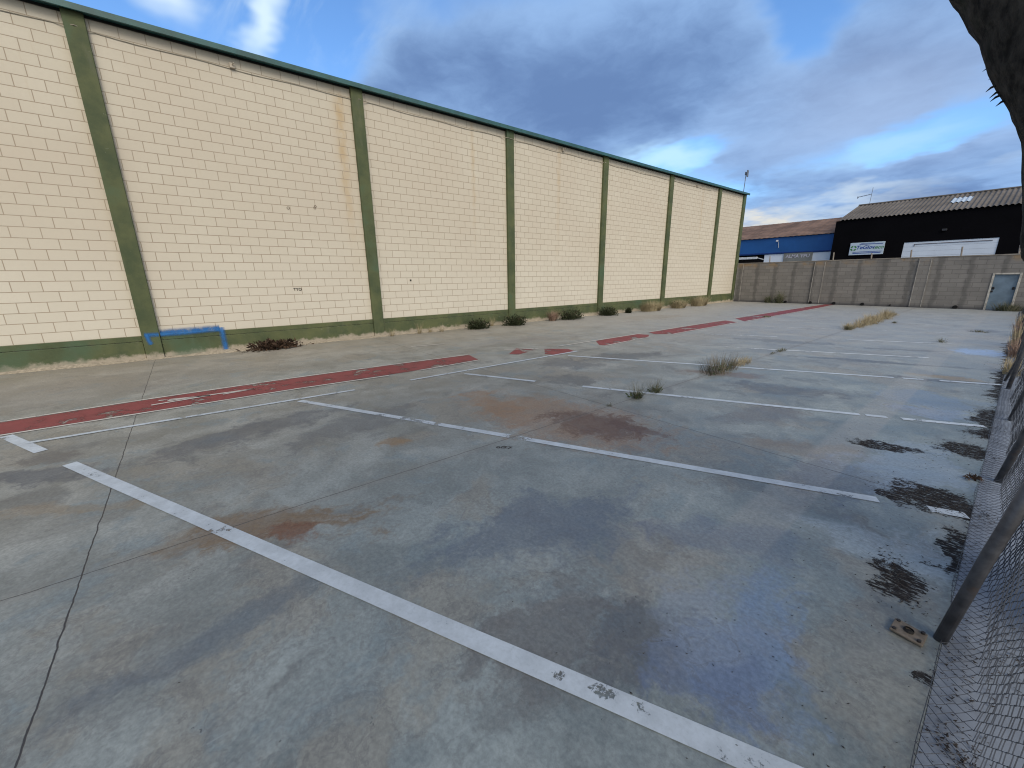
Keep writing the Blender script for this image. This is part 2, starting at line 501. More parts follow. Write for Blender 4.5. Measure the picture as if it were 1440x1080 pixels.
tag(obj('bay_head_line', bm, M_WHITE), 'long white line joining the heads of the parking bays', kind='structure')


def ribbon(bm, L, Rr, z):
    vs = [(bm.verts.new((a[0], a[1], z)), bm.verts.new((b[0], b[1], z))) for a, b in zip(L, Rr)]
    for p, q in zip(vs, vs[1:]):
        bm.faces.new((p[0], p[1], q[1], q[0]))


EL = [(-7.62, -6), (-7.62, -2), (-7.70, -.7), (-7.72, 1.2), (-7.62, 3.2), (-7.50, 4.75)]
ER = [(-6.99, -6), (-6.99, -1.9), (-6.97, -.6), (-6.95, 1.1), (-6.85, 3.0), (-6.93, 4.62)]
bm = nb()
ribbon(bm, EL, ER, .004)
for pts in ([(-7.46, 6.09), (-6.99, 5.5), (-6.80, 5.62), (-6.98, 6.3)], [(-6.95, 6.55), (-6.44, 6.09), (-6.14, 6.22), (-6.27, 6.86), (-6.55, 6.95)],
            [(-6.9, 8.4), (-6.42, 7.95), (-6.30, 8.0), (-6.38, 10.05), (-6.62, 10.45), (-6.95, 10.3)],
            [(-6.9, 10.9), (-6.6, 10.7), (-6.26, 11.1), (-6.30, 14.0), (-6.3, 15.6), (-6.86, 15.9), (-6.9, 13.9)],
            [(-6.92, 16.9), (-6.26, 16.1), (-6.32, 21), (-6.38, 25.6), (-6.5, 28.3), (-6.88, 28.3), (-6.92, 25.5), (-6.95, 21)]):
    bm.faces.new([bm.verts.new((x, y, .004)) for x, y in pts])
bmesh.ops.recalc_face_normals(bm, faces=bm.faces)
tag(obj('red_walkway', bm, M_RED), 'flaking red painted walkway strip along the warehouse', kind='structure')
bm = nb()
for a, b in list(zip(EL, EL[1:])):
    stripe(bm, (a[0] - .045, a[1]), (b[0] - .045, b[1]), .05, .0065)
for a, b in list(zip(ER[:4], ER[1:4])):
    stripe(bm, (a[0] + .045, a[1]), (b[0] + .045, b[1]), .05, .0065)
for a, b in (((-6.90, 1.1), (-6.78, 2.6)), ((-6.80, 3.2), (-6.86, 4.6)), ((-7.5, 5.75), (-7.05, 6.45)), ((-6.25, 8.0), (-6.36, 10.05)), ((-6.96, 7.0), (-6.93, 10.6)),
             ((-6.22, 11.1), (-6.26, 15.6)), ((-6.95, 11.0), (-6.95, 15.9)), ((-6.22, 16.1), (-6.30, 26)), ((-7.0, 17), (-6.96, 26)),
             ((-9.45, 4.27), (-9.26, 5.12)), ((-9.31, 12.7), (-9.03, 13.9)),
             ((-7.52, -.55), (-7.36, .05)), ((-7.30, -.62), (-7.36, .05)), ((-7.41, -.45), (-7.36, .62)), ((-7.3, .2), (-7.36, .62))):
    stripe(bm, a, b, .05, .009)
tag(obj('walkway_edging', bm, M_EDGE), 'thin white edging and traces of a white arrow on the red walkway', kind='structure')

# ------------------------------------------------------------------ cream warehouse
M_BLOCK, t = mat('cream painted block')
p = pos(t)
px, py, pz = t.sep(p)
bt = t.new('ShaderNodeTexBrick')
bt.offset = .5
t.put(bt.inputs['Vector'], t.comb(t.math('ADD', py, 40.14), t.math('SUBTRACT', pz, .52), 0))
bt.inputs['Scale'].default_value = 1
bt.inputs['Brick Width'].default_value = .4
bt.inputs['Row Height'].default_value = .1985
bt.inputs['Mortar Size'].default_value = .0075
bt.inputs['Mortar Smooth'].default_value = .25
bt.inputs['Bias'].default_value = 0
t.put(bt.inputs['Color1'], (.0, .0, .0))
t.put(bt.inputs['Color2'], (1., 1., 1.))
t.put(bt.inputs['Mortar'], (.5, .5, .5))
n = t.noise(p, .35, 4, .6)
c = t.mix(t.step(n, .3, .7), (.50, .45, .365), (.55, .505, .415))
c = t.mix(t.math('MULTIPLY', bt.outputs['Color'], .9), c, t.mix(n, (.515, .44, .355), (.50, .475, .385)))
c = t.mix(t.step(t.noise(p, 14, 5, .65), .35, .85, 0, .3), c, (.45, .40, .33))
c = t.mix(t.step(pz, 3.5, .7, 0, .4), c, (.57, .54, .47))
# water stains running down below the eave
dn = t.noise(t.map(p, scale=(1, 5, .25)), 2.2, 5, .6)
stn = t.math('MULTIPLY', t.step(dn, .60, .80), t.step(pz, 2.5, 6.3))
c = t.mix(t.math('MULTIPLY', stn, .35), c, (.42, .33, .21))
warp = t.math('MULTIPLY', t.math('SUBTRACT', t.noise(p, 2.5, 3), .5), .25)
for y0, k, ww in ((3.95, .5, .16), (8.05, .4, .10), (3.95, .4, .34), (12.0, .4, .12), (23.2, .35, .1)):
    mk = t.math('MULTIPLY', t.step(t.math('ABSOLUTE', t.math('ADD', t.math('SUBTRACT', py, y0), warp)), ww, .02), t.step(pz, 1.2, 5.6))
    mk = t.math('MULTIPLY', mk, t.step(t.noise(t.map(p, scale=(1, 1, .6)), 3.0, 4, .6), .25, .7))
    c = t.mix(t.math('MULTIPLY', mk, k), c, (.42, .29, .14))
mort = t.math('MULTIPLY', bt.outputs['Fac'], t.step(t.noise(p, 1.2, 3), .2, .6, .75, 1.0))
c = t.mix(mort, c, (.315, .26, .195))
finish(t, c, .75, t.math('ADD', t.math('MULTIPLY', bt.outputs['Fac'], -1.0), t.math('MULTIPLY', t.noise(p, 55, 4, .7), .25)), .5, .006, 0, .25)

M_GREEN, t = mat('green painted concrete')
p = pos(t)
px, py, pz = t.sep(p)
n = t.noise(p, 1.6, 6, .65)
c = t.mix(t.step(n, .3, .7), (.052, .070, .034), (.098, .110, .048))
c = t.mix(t.step(t.noise(t.map(p, scale=(2, 2, .5)), 3, 5, .6), .55, .75, 0, .55), c, (.105, .112, .070))
low = t.step(t.math('ADD', pz, t.math('MULTIPLY', t.math('SUBTRACT', t.noise(p, 4, 5, .7), .5), .35)), .16, .06)
c = t.mix(t.math('MULTIPLY', low, .85), c, (.36, .31, .25))
c = t.mix(t.step(t.noise(p, 9, 5, .7), .66, .74, 0, .7), c, (.24, .25, .20))
c = t.mix(t.step(t.noise(p, .8, 4, .6), .55, .7, 0, .6), c, (.045, .095, .060))
finish(t, c, .7, t.noise(p, 25, 5, .7), .4, .008, 0, .3)
M_EAVE = plain('teal green metal flashing', (.022, .085, .085), .42, .3, 3, 0, .5)
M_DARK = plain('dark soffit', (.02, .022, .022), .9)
M_ROOF = plain('green metal roof sheet', (.06, .15, .12), .5, .2, 2)
M_CABLE = plain('grey cable', (.34, .31, .25), .6)
M_SPRAY, t = mat('blue spray paint')
p = pos(t)
uv = t.new('ShaderNodeUVMap').outputs[0]
ux, uy, uz = t.sep(uv)
edge = t.step(t.math('ABSOLUTE', t.math('SUBTRACT', uy, .5)), .50, .0)
a = t.math('MULTIPLY', edge, t.step(t.noise(p, 7, 6, .7), .25, .62, .35, .95))
finish(t, t.mix(t.noise(p, 6, 4), (.015, .10, .32), (.03, .17, .42)), .6, alpha=a)

wh = thing('warehouse', 'long cream block warehouse with green pilasters and teal roof edge', 'warehouse', (-12, 0, 0))
wh_inv = Matrix.Translation((12, 0, 0))


def wpart(name, bm, m, parent=None, smooth=False):
    bm.transform(wh_inv)
    return obj(name, bm, m, parent or wh, smooth)


bm = nb()
box(bm, -12.3, -12.0, -16.34, 28.46, 0, 6.475)
wall = wpart('wall', bm, M_BLOCK)
bm = nb()
box(bm, -30, -12.301, 28.16, 28.46, 0, 6.58)
box(bm, -30, -12.301, -16.34, -16.04, 0, 6.58)
box(bm, -30.3, -30.001, -16.34, 28.46, 0, 6.7)
wpart('end_wall', bm, plain('plain render', (.5, .46, .38), .8))
bm = nb()
for k in range(-3, 6):
    y0, y1 = -.889 + 5.15 * k + .31, -.889 + 5.15 * (k + 1) - .006
    if k == 5: y1 = 28.10
    # plinth in two courses with a thin drip line
    box(bm, -11.998, -11.962, y0, y1, .41, .522, .006)
    box(bm, -11.998, -11.945, y0, y1, -.02, .402, .008)
wpart('plinth', bm, M_GREEN)
for k in range(-3, 7):
    y0 = -.889 + 5.15 * k if k < 6 else 28.14
    bm = nb()
    box(bm, -12.1, -11.905, y0, y0 + .305, -.02, 6.515, .012)
    for v in bm.verts:
        v.co.x += .004 * mnoise.noise(v.co * 3)
    wpart('pilaster', bm, M_GREEN)
bm = nb()
box(bm, -12.35, -11.80, -16.5, 28.62, 6.52, 6.60, .01)
box(bm, -11.83, -11.792, -16.5, 28.62, 6.485, 6.592, .006)
wpart('eave_flashing', bm, M_EAVE)
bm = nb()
box(bm, -12.28, -11.985, -16.3, 28.4, 6.476, 6.519)  # near-black strip stands in for the shade under the eave
wpart('eave_shade', bm, M_DARK)
bm = nb()
for a, b in (((-12.34, 6.595), (-21, 8.0)), ((-21, 8.0), (-30.5, 6.72))):
    quad(bm, (a[0], -16.5, a[1]), (a[0], 28.62, a[1]), (b[0], 28.62, b[1]), (b[0], -16.5, b[1]))
for y in (-16.4, 28.4):
    bm.faces.new([bm.verts.new(q) for q in ((-12.35, y, 6.58), (-30.4, y, 6.7), (-21, y, 7.99))])
wpart('roof', bm, M_ROOF)
bm = nb()
pts = []
for i in range(0, 121):
    y = -9 + i * .275
    ph = ((y + .889) % 5.15)
    x = -11.895 if ph < .32 else -11.99
    pts.append((x, y, 6.262 + .012 * math.sin(i * .9) - .015 * math.sin(math.pi * min(1, max(0, (ph - .3) / 4.85)))))
tube(bm, pts, .008, 5)
wpart('cable', bm, M_CABLE)
for y, z, w in ((1.69, 6.30, .05), (12.17, 6.36, .05), (22.4, 6.31, .04)):
    bm = nb()
    box(bm, -11.998, -11.93, y - w, y + w, z - .05, z + .05, .01)
    tube(bm, [(-11.95, y, z), (-11.86, y + .02, z + .03)], .012, 6)
    wpart('cable_bracket', bm, plain('pale plastic', (.42, .37, .30), .6))


def spray(pts, w, x):
    bm = nb()
    uvl = bm.loops.layers.uv.new('UVMap')
    P = [Vector((0, a, b)) for a, b in pts]
    prev = None
    for i, q in enumerate(P):
        dd = (P[min(i + 1, len(P) - 1)] - P[max(i - 1, 0)]).normalized()
        nn = Vector((0, -dd.z, dd.y)) * w * .5
        cur = (bm.verts.new((x, q.y + nn.y, q.z + nn.z)), bm.verts.new((x, q.y - nn.y, q.z - nn.z)))
        if prev:
            f = bm.faces.new((prev[0], prev[1], cur[1], cur[0]))
            for lp, vv in zip(f.loops, (0, 1, 1, 0)):
                lp[uvl].uv = (i, vv)
        prev = cur
    return bm


for pts, w, x in (([(-.575, .535), (-.2, .53), (.2, .545), (.53, .548)], .14, -11.941), ([(.56, .60), (.565, .35), (.57, .06)], .17, -11.936),
                  ([(-.84, .545), (-.6, .54)], .14, -11.90), ([(-.80, .56), (-.79, .45), (-.76, .33)], .13, -11.896),
                  ([(-.575, .56), (.53, .575)], .22, -11.996)):
    wpart('spray_paint', spray(pts, w, x), M_SPRAY)
M_INK = plain('black marker', (.035, .03, .028), .7)
FX = Matrix(((0, 0, 1, 0), (1, 0, 0, 0), (0, 1, 0, 0), (0, 0, 0, 1)))     # text facing +X, reading along +Y
text_mesh('graffiti', 'TYO', .10, M_INK, wh, wh_inv @ Matrix.Translation((-11.995, 2.36, 1.44)) @ FX, .001, bold=.002)
for y, z, r in ((2.41, 3.45, 25), (3.05, 3.51, -25)):
    text_mesh('graffiti', 'o' if r > 0 else '8', .15, plain('faded scribble', (.20, .16, .12), .7), wh, wh_inv @ Matrix.Translation((-11.995, y, z)) @ FX @ Matrix.Rotation(R(r), 4, 'Z'), .001)
bm = nb()
box(bm, -11.999, -11.985, 5.55, 5.60, 1.61, 1.66, .004)
wpart('wall_hole', bm, M_INK)

# mortar crumbs and a shallow sand fillet at the foot of the wall
bm = nb()
prev = None
for i in range(0, 260):
    y = -8 + i * .14
    w = .10 + .16 * max(0, mnoise.noise((y * .9, 0, 0)) + .25) + .05 * mnoise.noise((y * 5, 3, 0))
    hh = .03 + .05 * max(0, mnoise.noise((y * .7, 5, 0)) + .2)
    row = [bm.verts.new((-11.944, y, hh)), bm.verts.new((-11.92 + w * .5, y, hh * .5 + .012 * mnoise.noise((y * 6, 1, 1)))), bm.verts.new((-11.92 + w, y, .002))]
    if prev:
        for a in range(2):
            bm.faces.new((prev[a], prev[a + 1], row[a + 1], row[a]))
    prev = row
tag(obj('sand', bm, plain('blown sand', (.33, .285, .22), .95, .35, 20, bump=.5), smooth=True), 'pale sand and mortar crumbs blown along the wall foot', kind='stuff')

# ------------------------------------------------------------------ far boundary wall
M_FAR, t = mat('grey concrete block')
p = pos(t)
px, py, pz = t.sep(p)
bt = t.new('ShaderNodeTexBrick')
bt.offset = .5
t.put(bt.inputs['Vector'], t.comb(px, pz, 0))
bt.inputs['Scale'].default_value = 1
bt.inputs['Brick Width'].default_value = .5
bt.inputs['Row Height'].default_value = .2
bt.inputs['Mortar Size'].default_value = .012
bt.inputs['Mortar Smooth'].default_value = .4
t.put(bt.inputs['Color1'], (.150, .142, .132))
t.put(bt.inputs['Color2'], (.205, .194, .180))
t.put(bt.inputs['Mortar'], (.115, .108, .10))
c = t.mix(.35, bt.outputs['Color'], t.mix(t.noise(p, 1.4, 5, .6), (.12, .112, .106), (.25, .238, .225)))
ban = t.noise(t.map(p, scale=(1, 1, .12)), 1.3, 3, .5)
per = t.step(t.math('PINGPONG', t.math('ADD', px, t.math('MULTIPLY', t.noise(p, 3, 4, .6), .35)), .5), .34, .47)
c = t.mix(t.math('MULTIPLY', per, .55), c, (.078, .075, .072))
c = t.mix(t.step(ban, .55, .75, 0, .5), c, (.12, .115, .11))
c = t.mix(t.math('MULTIPLY', t.step(pz, 2.0, 2.35), t.step(t.noise(p, 1.5, 3), .5, .65)), c, (.23, .17, .11))
c = t.mix(t.step(pz, .22, .02, 0, .75), c, (.055, .055, .06))
finish(t, c, .9, t.math('ADD', t.math('MULTIPLY', bt.outputs['Fac'], -1), t.noise(p, 30, 4, .7)), .6, .01, 0, .2)
M_PIPE = plain('rusty stub pipe', (.23, .20, .17), .6)
M_BLACK = plain('black opening', (.006, .006, .007), .9)
bw = thing('boundary_wall', 'grey concrete block wall closing the far end of the lot', 'wall', (-6, 28.4, 0))
bi = Matrix.Translation((6, -28.4, 0))


def bpart(name, bm, m, parent=None, smooth=False):
    bm.transform(bi)
    return obj(name, bm, m, parent or bw, smooth)


bm = nb()
box(bm, -11.98, -.97, 28.4, 28.62, -.05, 2.36)
box(bm, -.97, -.13, 28.4, 28.62, 1.62, 2.36)
box(bm, -.13, 9, 28.4, 28.62, -.05, 2.36)
bpart('wall', bm, M_FAR)
bm = nb()
box(bm, -11.98, 9, 28.385, 28.64, 2.362, 2.42, .008)
bpart('coping', bm, plain('worn coping', (.20, .18, .155), .9, .35, 2))
M_FILLET = plain('pale joint fillet', (.27, .255, .235), .85, .3, 5)
for x0, x1 in ((-11.9, -11.5), (-7.72, -7.18), (-3.46, -2.98), (1.4, 1.9)):
    bm = nb()
    box(bm, x0, x1, 28.34, 28.398, -.05, 2.355, .006)
    pil = bpart('pilaster', bm, M_FAR)
    bm = nb()
    for xx in (x0 + .02, x1 - .05):
        box(bm, xx, xx + .03, 28.325, 28.338, .05, 2.33)
    bpart('corner_strip', bm, M_FILLET, pil)
for x, hgt in ((-10.1, .36), (-6.93, .40), (-5.3, .28), (-3.8, .36), (-2.1, .40), (-.4, .36)):
    bm = nb()
    tube(bm, [(x, 28.52, 2.40), (x - .03, 28.52, 2.42 + hgt)], .03, 8)
    bpart('stub_post', bm, M_PIPE)
for x, r in ((-8.87, .07), (-7.6, .08), (-6.5, .08), (-5.26, .08), (-1.85, .09), (-4.15, .035)):
    bm = nb()
    tube(bm, [(x, 28.30, .075), (x, 28.399, .08)], r, 12)
    dp = bpart('drain_pipe', bm, M_BLACK)
bm = nb()
box(bm, -.905, -.20, 28.44, 28.49, .02, 1.555, .006)
M_DOOR = plain('grey blue door paint', (.125, .175, .225), .5, .2, 3)
door = bpart('door', bm, M_DOOR)
bm = nb()
for q in ((-.97, -.905, 28.37, 28.52, -.02, 1.62), (-.20, -.13, 28.37, 28.52, -.02, 1.62), (-.905, -.20, 28.37, 28.52, 1.555, 1.62)):
    box(bm, *q, .006)
bpart('door_frame', bm, plain('chalky frame', (.40, .38, .34), .8, .35, 8), door)
for x in (-.85, -.27):
    bm = nb()
    box(bm, x - .035, x + .035, 28.415, 28.438, .90, 1.02, .008)
    box(bm, x - .02, x + .05, 28.385, 28.412, .94, .97, .006)
    if x < -.5:
        box(bm, x - .055, x + .02, 28.41, 28.437, .78, .86, .006)
    bpart('door_handle', bm, plain('black handle', (.015, .015, .017), .4), door)

# ------------------------------------------------------------------ buildings over the wall
M_BLUE = plain('blue painted fascia', (.012, .075, .24), .55, .18, .4)
M_BLACKB = plain('black painted facade', (.0032, .0030, .0040), .85, .2, .6, 0, .05)
M_PANEL = plain('white roller door', (.56, .62, .70), .5, .06, .8)
M_BROWN = plain('brown fibre cement roof', (.155, .098, .072), .9, .45, .7, bump=.4)
M_GREYR = plain('grey fibre cement roof', (.115, .103, .093), .9, .3, .5, bump=.3)
M_BEAM = plain('white beam', (.55, .58, .60), .6)


def corrugated(x0, x1, y0, z0, y1, z1, pitch, amp):
    bm = nb()
    k = int((x1 - x0) / pitch * 6)
    prev = None
    for i in range(k + 1):
        x = x0 + (x1 - x0) * i / k
        dz_ = amp * math.sin((x - x0) / pitch * 2 * math.pi)
        cur = [bm.verts.new((x, y0, z0 + dz_)), bm.verts.new((x, (y0 + y1) / 2, (z0 + z1) / 2 + dz_)), bm.verts.new((x, y1, z1 + dz_))]
        if prev:
            for a in range(2):
                bm.faces.new((prev[a], cur[a], cur[a + 1], prev[a + 1]))
        prev = cur
    return bm


def at(o, bm):
    bm.transform(Matrix.Translation(-o.location))
    return bm


bb = thing('black_warehouse', 'black fronted warehouse with grey corrugated roof behind the wall', 'warehouse', (-2, 50, 0))
bm = nb()
box(bm, -12.45, -7.32, 50, 50.3, 0, 6.55)
box(bm, -1.88, 10, 50, 50.3, 0, 6.55)
box(bm, -7.32, -1.88, 50, 50.3, 4.27, 6.55)
box(bm, -12.45, -12.15, 50.301, 62, 0, 6.55)
box(bm, 9.7, 10, 50.301, 62, 0, 6.55)
box(bm, -12.149, 9.699, 61.7, 62, 0, 6.55)
obj('wall', at(bb, bm), M_BLACKB, bb)
rf = obj('roof', at(bb, corrugated(-12.3, 10.2, 49.85, 6.60, 56, 8.46, .30, .045)), M_GREYR, bb)
bm = nb()
quad(bm, (-12.3, 56.01, 8.46), (10.2, 56.01, 8.46), (10.2, 62.1, 6.6), (-12.3, 62.1, 6.6))
obj('rear_roof', at(bb, bm), M_GREYR, bb)
bm = nb()
bm.faces.new([bm.verts.new(q) for q in ((-12.2, 50.2, 6.55), (-12.2, 55.98, 8.38), (-12.2, 61.8, 6.55))])
obj('gable', at(bb, bm), M_BLACKB, bb)
bm = nb()
tube(bm, [(-12.3, 56.02, 8.50), (10.2, 56.02, 8.50)], .09, 8)
obj('ridge_cap', at(bb, bm), M_GREYR, bb)
bm = corrugated(-5.35, -4.15, 52.5, 6.6 + .80 + .05, 54.3, 6.6 + 1.345 + .05, .30, .045)
obj('skylight', at(bb, bm), plain('clear roof sheet', (.40, .46, .52), .35), rf).matrix_parent_inverse.identity()
bm = nb()
for i in range(11):
    z = .02 + i * .386
    box(bm, -7.30, -1.90, 50.04 + .004 * (i % 2), 50.09, z, z + .378, .004)
gd = obj('roller_door', at(bb, bm), M_PANEL, bb)
bm = nb()
box(bm, -6.6, -2.2, 50.0, 50.03, 4.06, 4.10)
box(bm, -6.64, -6.60, 50.0, 50.03, 3.9, 4.10)
obj('door_track', at(bb, bm), plain('dark track', (.12, .10, .11), .6), gd)
bm = nb()
box(bm, -5.15, -4.85, 49.86, 49.998, 5.02, 5.18, .02)
obj('wall_lamp', at(bb, bm), plain('unlit lamp casing', (.03, .03, .034), .5), bb)

bl = thing('blue_warehouse', 'blue and white warehouse with a brown roof, left of the black one', 'warehouse', (-20, 51, 0))
bm = nb()
box(bm, -40, -12.47, 51, 51.25, 3.85, 5.55)
fas = obj('fascia', at(bl, bm), M_BLUE, bl)
bm = nb()
box(bm, -40, -12.47, 50.93, 50.998, 3.90, 4.02, .01)
obj('fascia_ridge', at(bl, bm), plain('deep blue strip', (.008, .035, .16), .5), fas)
bm = nb()
box(bm, -18.7, -12.47, 51.05, 51.25, 0, 3.848)
obj('wall', at(bl, bm), M_PANEL, bl)
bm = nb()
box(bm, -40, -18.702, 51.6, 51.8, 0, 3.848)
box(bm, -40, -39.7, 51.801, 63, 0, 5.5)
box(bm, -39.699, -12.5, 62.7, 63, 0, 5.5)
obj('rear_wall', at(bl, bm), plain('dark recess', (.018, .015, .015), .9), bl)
bm = nb()
box(bm, -40, -19.4, 50.9, 51.15, 3.42, 3.66, .01)
tube(bm, [(-19.4, 51.02, 3.54), (-18.75, 51.02, 3.34)], .05, 6)
obj('canopy_beam', at(bl, bm), M_BEAM, bl)
bm = corrugated(-40, -12.32, 50.85, 5.58, 57, 7.60, .5, .014)
rf2 = obj('roof', at(bl, bm), M_BROWN, bl)
bm = nb()
quad(bm, (-40, 57.01, 7.6), (-12.32, 57.01, 7.6), (-12.32, 63.2, 5.58), (-40, 63.2, 5.58))
obj('rear_roof', at(bl, bm), M_BROWN, bl)
bm = nb()
tube(bm, [(-17.55, 50.998, 5.15), (-17.5, 50.7, 5.2)], .03, 6)
box(bm, -17.62, -17.42, 50.55, 50.72, 5.1, 5.28, .03)
tube(bm, [(-17.5, 50.96, 5.1), (-17.4, 50.96, 4.5)], .02, 5)
obj('wall_lamp', at(bl, bm), plain('pale unlit lamp', (.5, .52, .55), .5), bl)

FY = Matrix(((1, 0, 0, 0), (0, 0, -1, 0), (0, 1, 0, 0), (0, 0, 0, 1)))    # text facing -Y
sg = thing('sign', 'white shop sign with blue and green lettering on the black facade', 'sign', (-9.78, 49.9, 3.92))
bm = nb()
box(bm, -1.23, 1.23, 0, .07, -.55, .55, .012)
obj('sign_board', bm, plain('pale sign face', (.42, .50, .58), .4, .08, 1), sg)
T = Matrix.Translation
M_SB = plain('sign blue', (.012, .05, .26), .5)
M_SG = plain('sign green', (.05, .19, .05), .5)
text_mesh('lettering', 'TeGlov', .44, M_SB, sg, T((-.10, -.006, .10)) @ FY, .004, 'CENTER', .008, .2)
text_mesh('lettering', '.eco', .42, M_SG, sg, T((.84, -.006, .08)) @ FY, .004, 'CENTER', .006, .2)
bm = nb()
box(bm, -.55, 1.1, -.008, -.001, .36, .41)
box(bm, -.45, .55, -.008, -.001, .45, .475)
box(bm, -.95, 1.1, -.008, -.001, -.30, -.26)
box(bm, -.95, 1.05, -.008, -.001, -.42, -.36)
obj('sign_stripe', bm, M_SB, sg)
bm = nb()
for k in range(4):
    a0 = k * math.pi / 2 + .2
    pts = [(math.cos(a0 + j * .22) * r_ - .95, math.sin(a0 + j * .22) * r_ + .06) for r_, js in ((.24, range(6)), (.12, range(5, -1, -1))) for j in js]
    bm.faces.new([bm.verts.new((x, -.006, z)) for x, z in pts])
bmesh.ops.recalc_face_normals(bm, faces=bm.faces)
obj('emblem', bm, M_SG, sg)
sg2 = thing('sign', 'grey sign with pale lettering on the white part of the blue warehouse', 'sign', (-15.5, 51.0, 3.48))
bm = nb()
box(bm, -1.3, 1.3, -.03, .04, -.52, .50, .01)
obj('sign_board', bm, plain('grey sign face', (.17, .175, .165), .6, .15, 1.5), sg2)
text_mesh('lettering', 'ALMA YPU', .46, plain('pale lettering', (.44, .43, .50), .5), sg2, T((0, -.036, .06)) @ FY, .004, 'CENTER', .01)


def antenna(loc, hgt, arm, elements, label, plate):
    a = thing('antenna', label, 'antenna', loc)
    m = plain('dull aluminium', (.16, .17, .20), .5, .2, 6, .3)
    bm = nb()
    tube(bm, [(0, 0, 0), (.02 * hgt, 0, hgt)], .02, 6)
    obj('mast', bm, m, a)
    bm = nb()
    if plate:
        box(bm, .09, .13, -.10, .10, hgt - .27, hgt + .1, .01)
        box(bm, .0, .09, -.05, .05, hgt - .12, hgt - .02, .01)
        box(bm, -.03, .03, -.06, .06, hgt - .16, hgt + .02, .01)
    else:
        tube(bm, [(.02, 0, arm[2]), (arm[0], 0, arm[2] - .14)], .025, 6)
        for i in range(elements):
            f = .15 + .85 * i / (elements - 1)
            x = arm[0] * f
            tube(bm, [(x, -.3, arm[2] - .14 * f), (x, .3, arm[2] - .14 * f)], .012, 5)
        box(bm, arm[0] - .03, arm[0] + .03, -.05, .05, arm[2] - .26, arm[2] - .06, .01)
    obj('aerial', bm, m, a)


antenna((-12.08, 28.3, 6.60), 1.2, None, 0, 'thin mast with a small panel aerial on the cream warehouse corner', True)
antenna((-11.45, 56, 8.45), 1.62, (-1.05, 0, 1.0), 7, 'roof antenna with a long side arm on the grey ridge', False)


# ------------------------------------------------------------------ chain link fence
M_GALV, t = mat('weathered galvanised steel')
p = pos(t)
n = t.noise(p, 14, 5, .65)
c = t.mix(t.step(n, .3, .7), (.050, .050, .056), (.105, .105, .112))
c = t.mix(t.step(t.noise(p, 5, 5, .7), .60, .72, 0, .6), c, (.10, .065, .045))
finish(t, c, .5, n, .3, .004, .35, .4)
M_WIRE = plain('dull wire', (.055, .064, .082), .55, .3, 10, .3)
fence = thing('chain_link_fence', 'leaning grey chain link fence with pushed over tube posts', 'fence', (.1, 0, 0))
FI = Matrix.Translation((-.1, 0, 0))
for y, bx, lean, top in ((-2.4, .08, .10, 1.2), (.02, .60, .10, 1.2), (2.48, .072, .125, 1.2), (4.94, .175, .14, 1.15), (7.2, .20, .13, 1.15), (9.2, .145, .05, 1.3), (11.6, .17, .05, 1.3), (14.1, .18, .06, 1.3), (16.6, .18, .05, 1.3), (19.1, .18, .05, 1.3), (21.6, .18, .05, 1.3), (24.1, .18, .05, 1.3), (26.6, .18, .05, 1.3)):
    if y == .02:
        continue
    bm = nb()
    tube(bm, [(bx, y, -.01), (bx + lean * .45, y, .5), (bx + lean * top, y + .01, top)], .0245, 14)
    bm.transform(FI)
    obj('post', bm, M_GALV, fence, True)
bm = nb()
tube(bm, [(.10, 9.75, .02), (.17, 9.25, .55)], .018, 8)
bm.transform(FI)
obj('brace', bm, M_GALV, fence, True)


def prof(s, y):
    # distance along the mesh (0 at its foot) -> x, z ; foot lies slack on the ground, then leans outwards
    k = .5 + .5 * mnoise.noise((y * .55, 0, 3))
    sl_ = .10 + .07 * k
    wv_ = .018 * mnoise.noise((y * 2.1, s * 2.5, 1)) + .008 * mnoise.noise((y * 6, s * 6, 2))
    if s < sl_:
        return .075 + s * .9 + wv_, .012 + s * s * 1.2 + abs(wv_) * .5
    u = s - sl_
    return .075 + sl_ * .9 + u * (.10 + .05 * k) + .06 * u * (1.0 - u) + wv_, .012 + sl_ * sl_ * 1.2 + u * .97 + abs(wv_) * .5


def mesh_panel(y0, y1, cell, rad, H, sides=3):
    bm = nb()
    ny = int((y1 - y0) / cell * 2)
    ns = int(H / (cell * .5))
    for i in range(ny + 1):
        path = []
        for j in range(ns + 1):
            s = j * cell * .5
            y = y0 + i * cell * .5 + (cell * .5 if ((j + i) % 2) else 0)
            x, z = prof(s, y)
            path.append((x + (.0015 if i % 2 else -.0015), y + cell * .02 * (1 if (j + i) % 2 else -1), z))
        tube(bm, path, rad, sides, False)
    return bm


for y0, y1, ce, ra in ((.55, 9.0, .054, .0017), (9.0, 27.5, .09, .0018)):
    bm = mesh_panel(y0, y1, ce, ra, 1.12)
    bm.transform(FI)
    obj('wire_mesh', bm, M_WIRE, fence)
bm = nb()
for s in (.0, .55, 1.11):
    tube(bm, [(lambda q: (q[0], y * .3 + .3, q[1] + .004))(prof(s, y * .3 + .3)) for y in range(0, 90)], .0013, 4)
bm.transform(FI)
obj('tension_wire', bm, M_WIRE, fence)

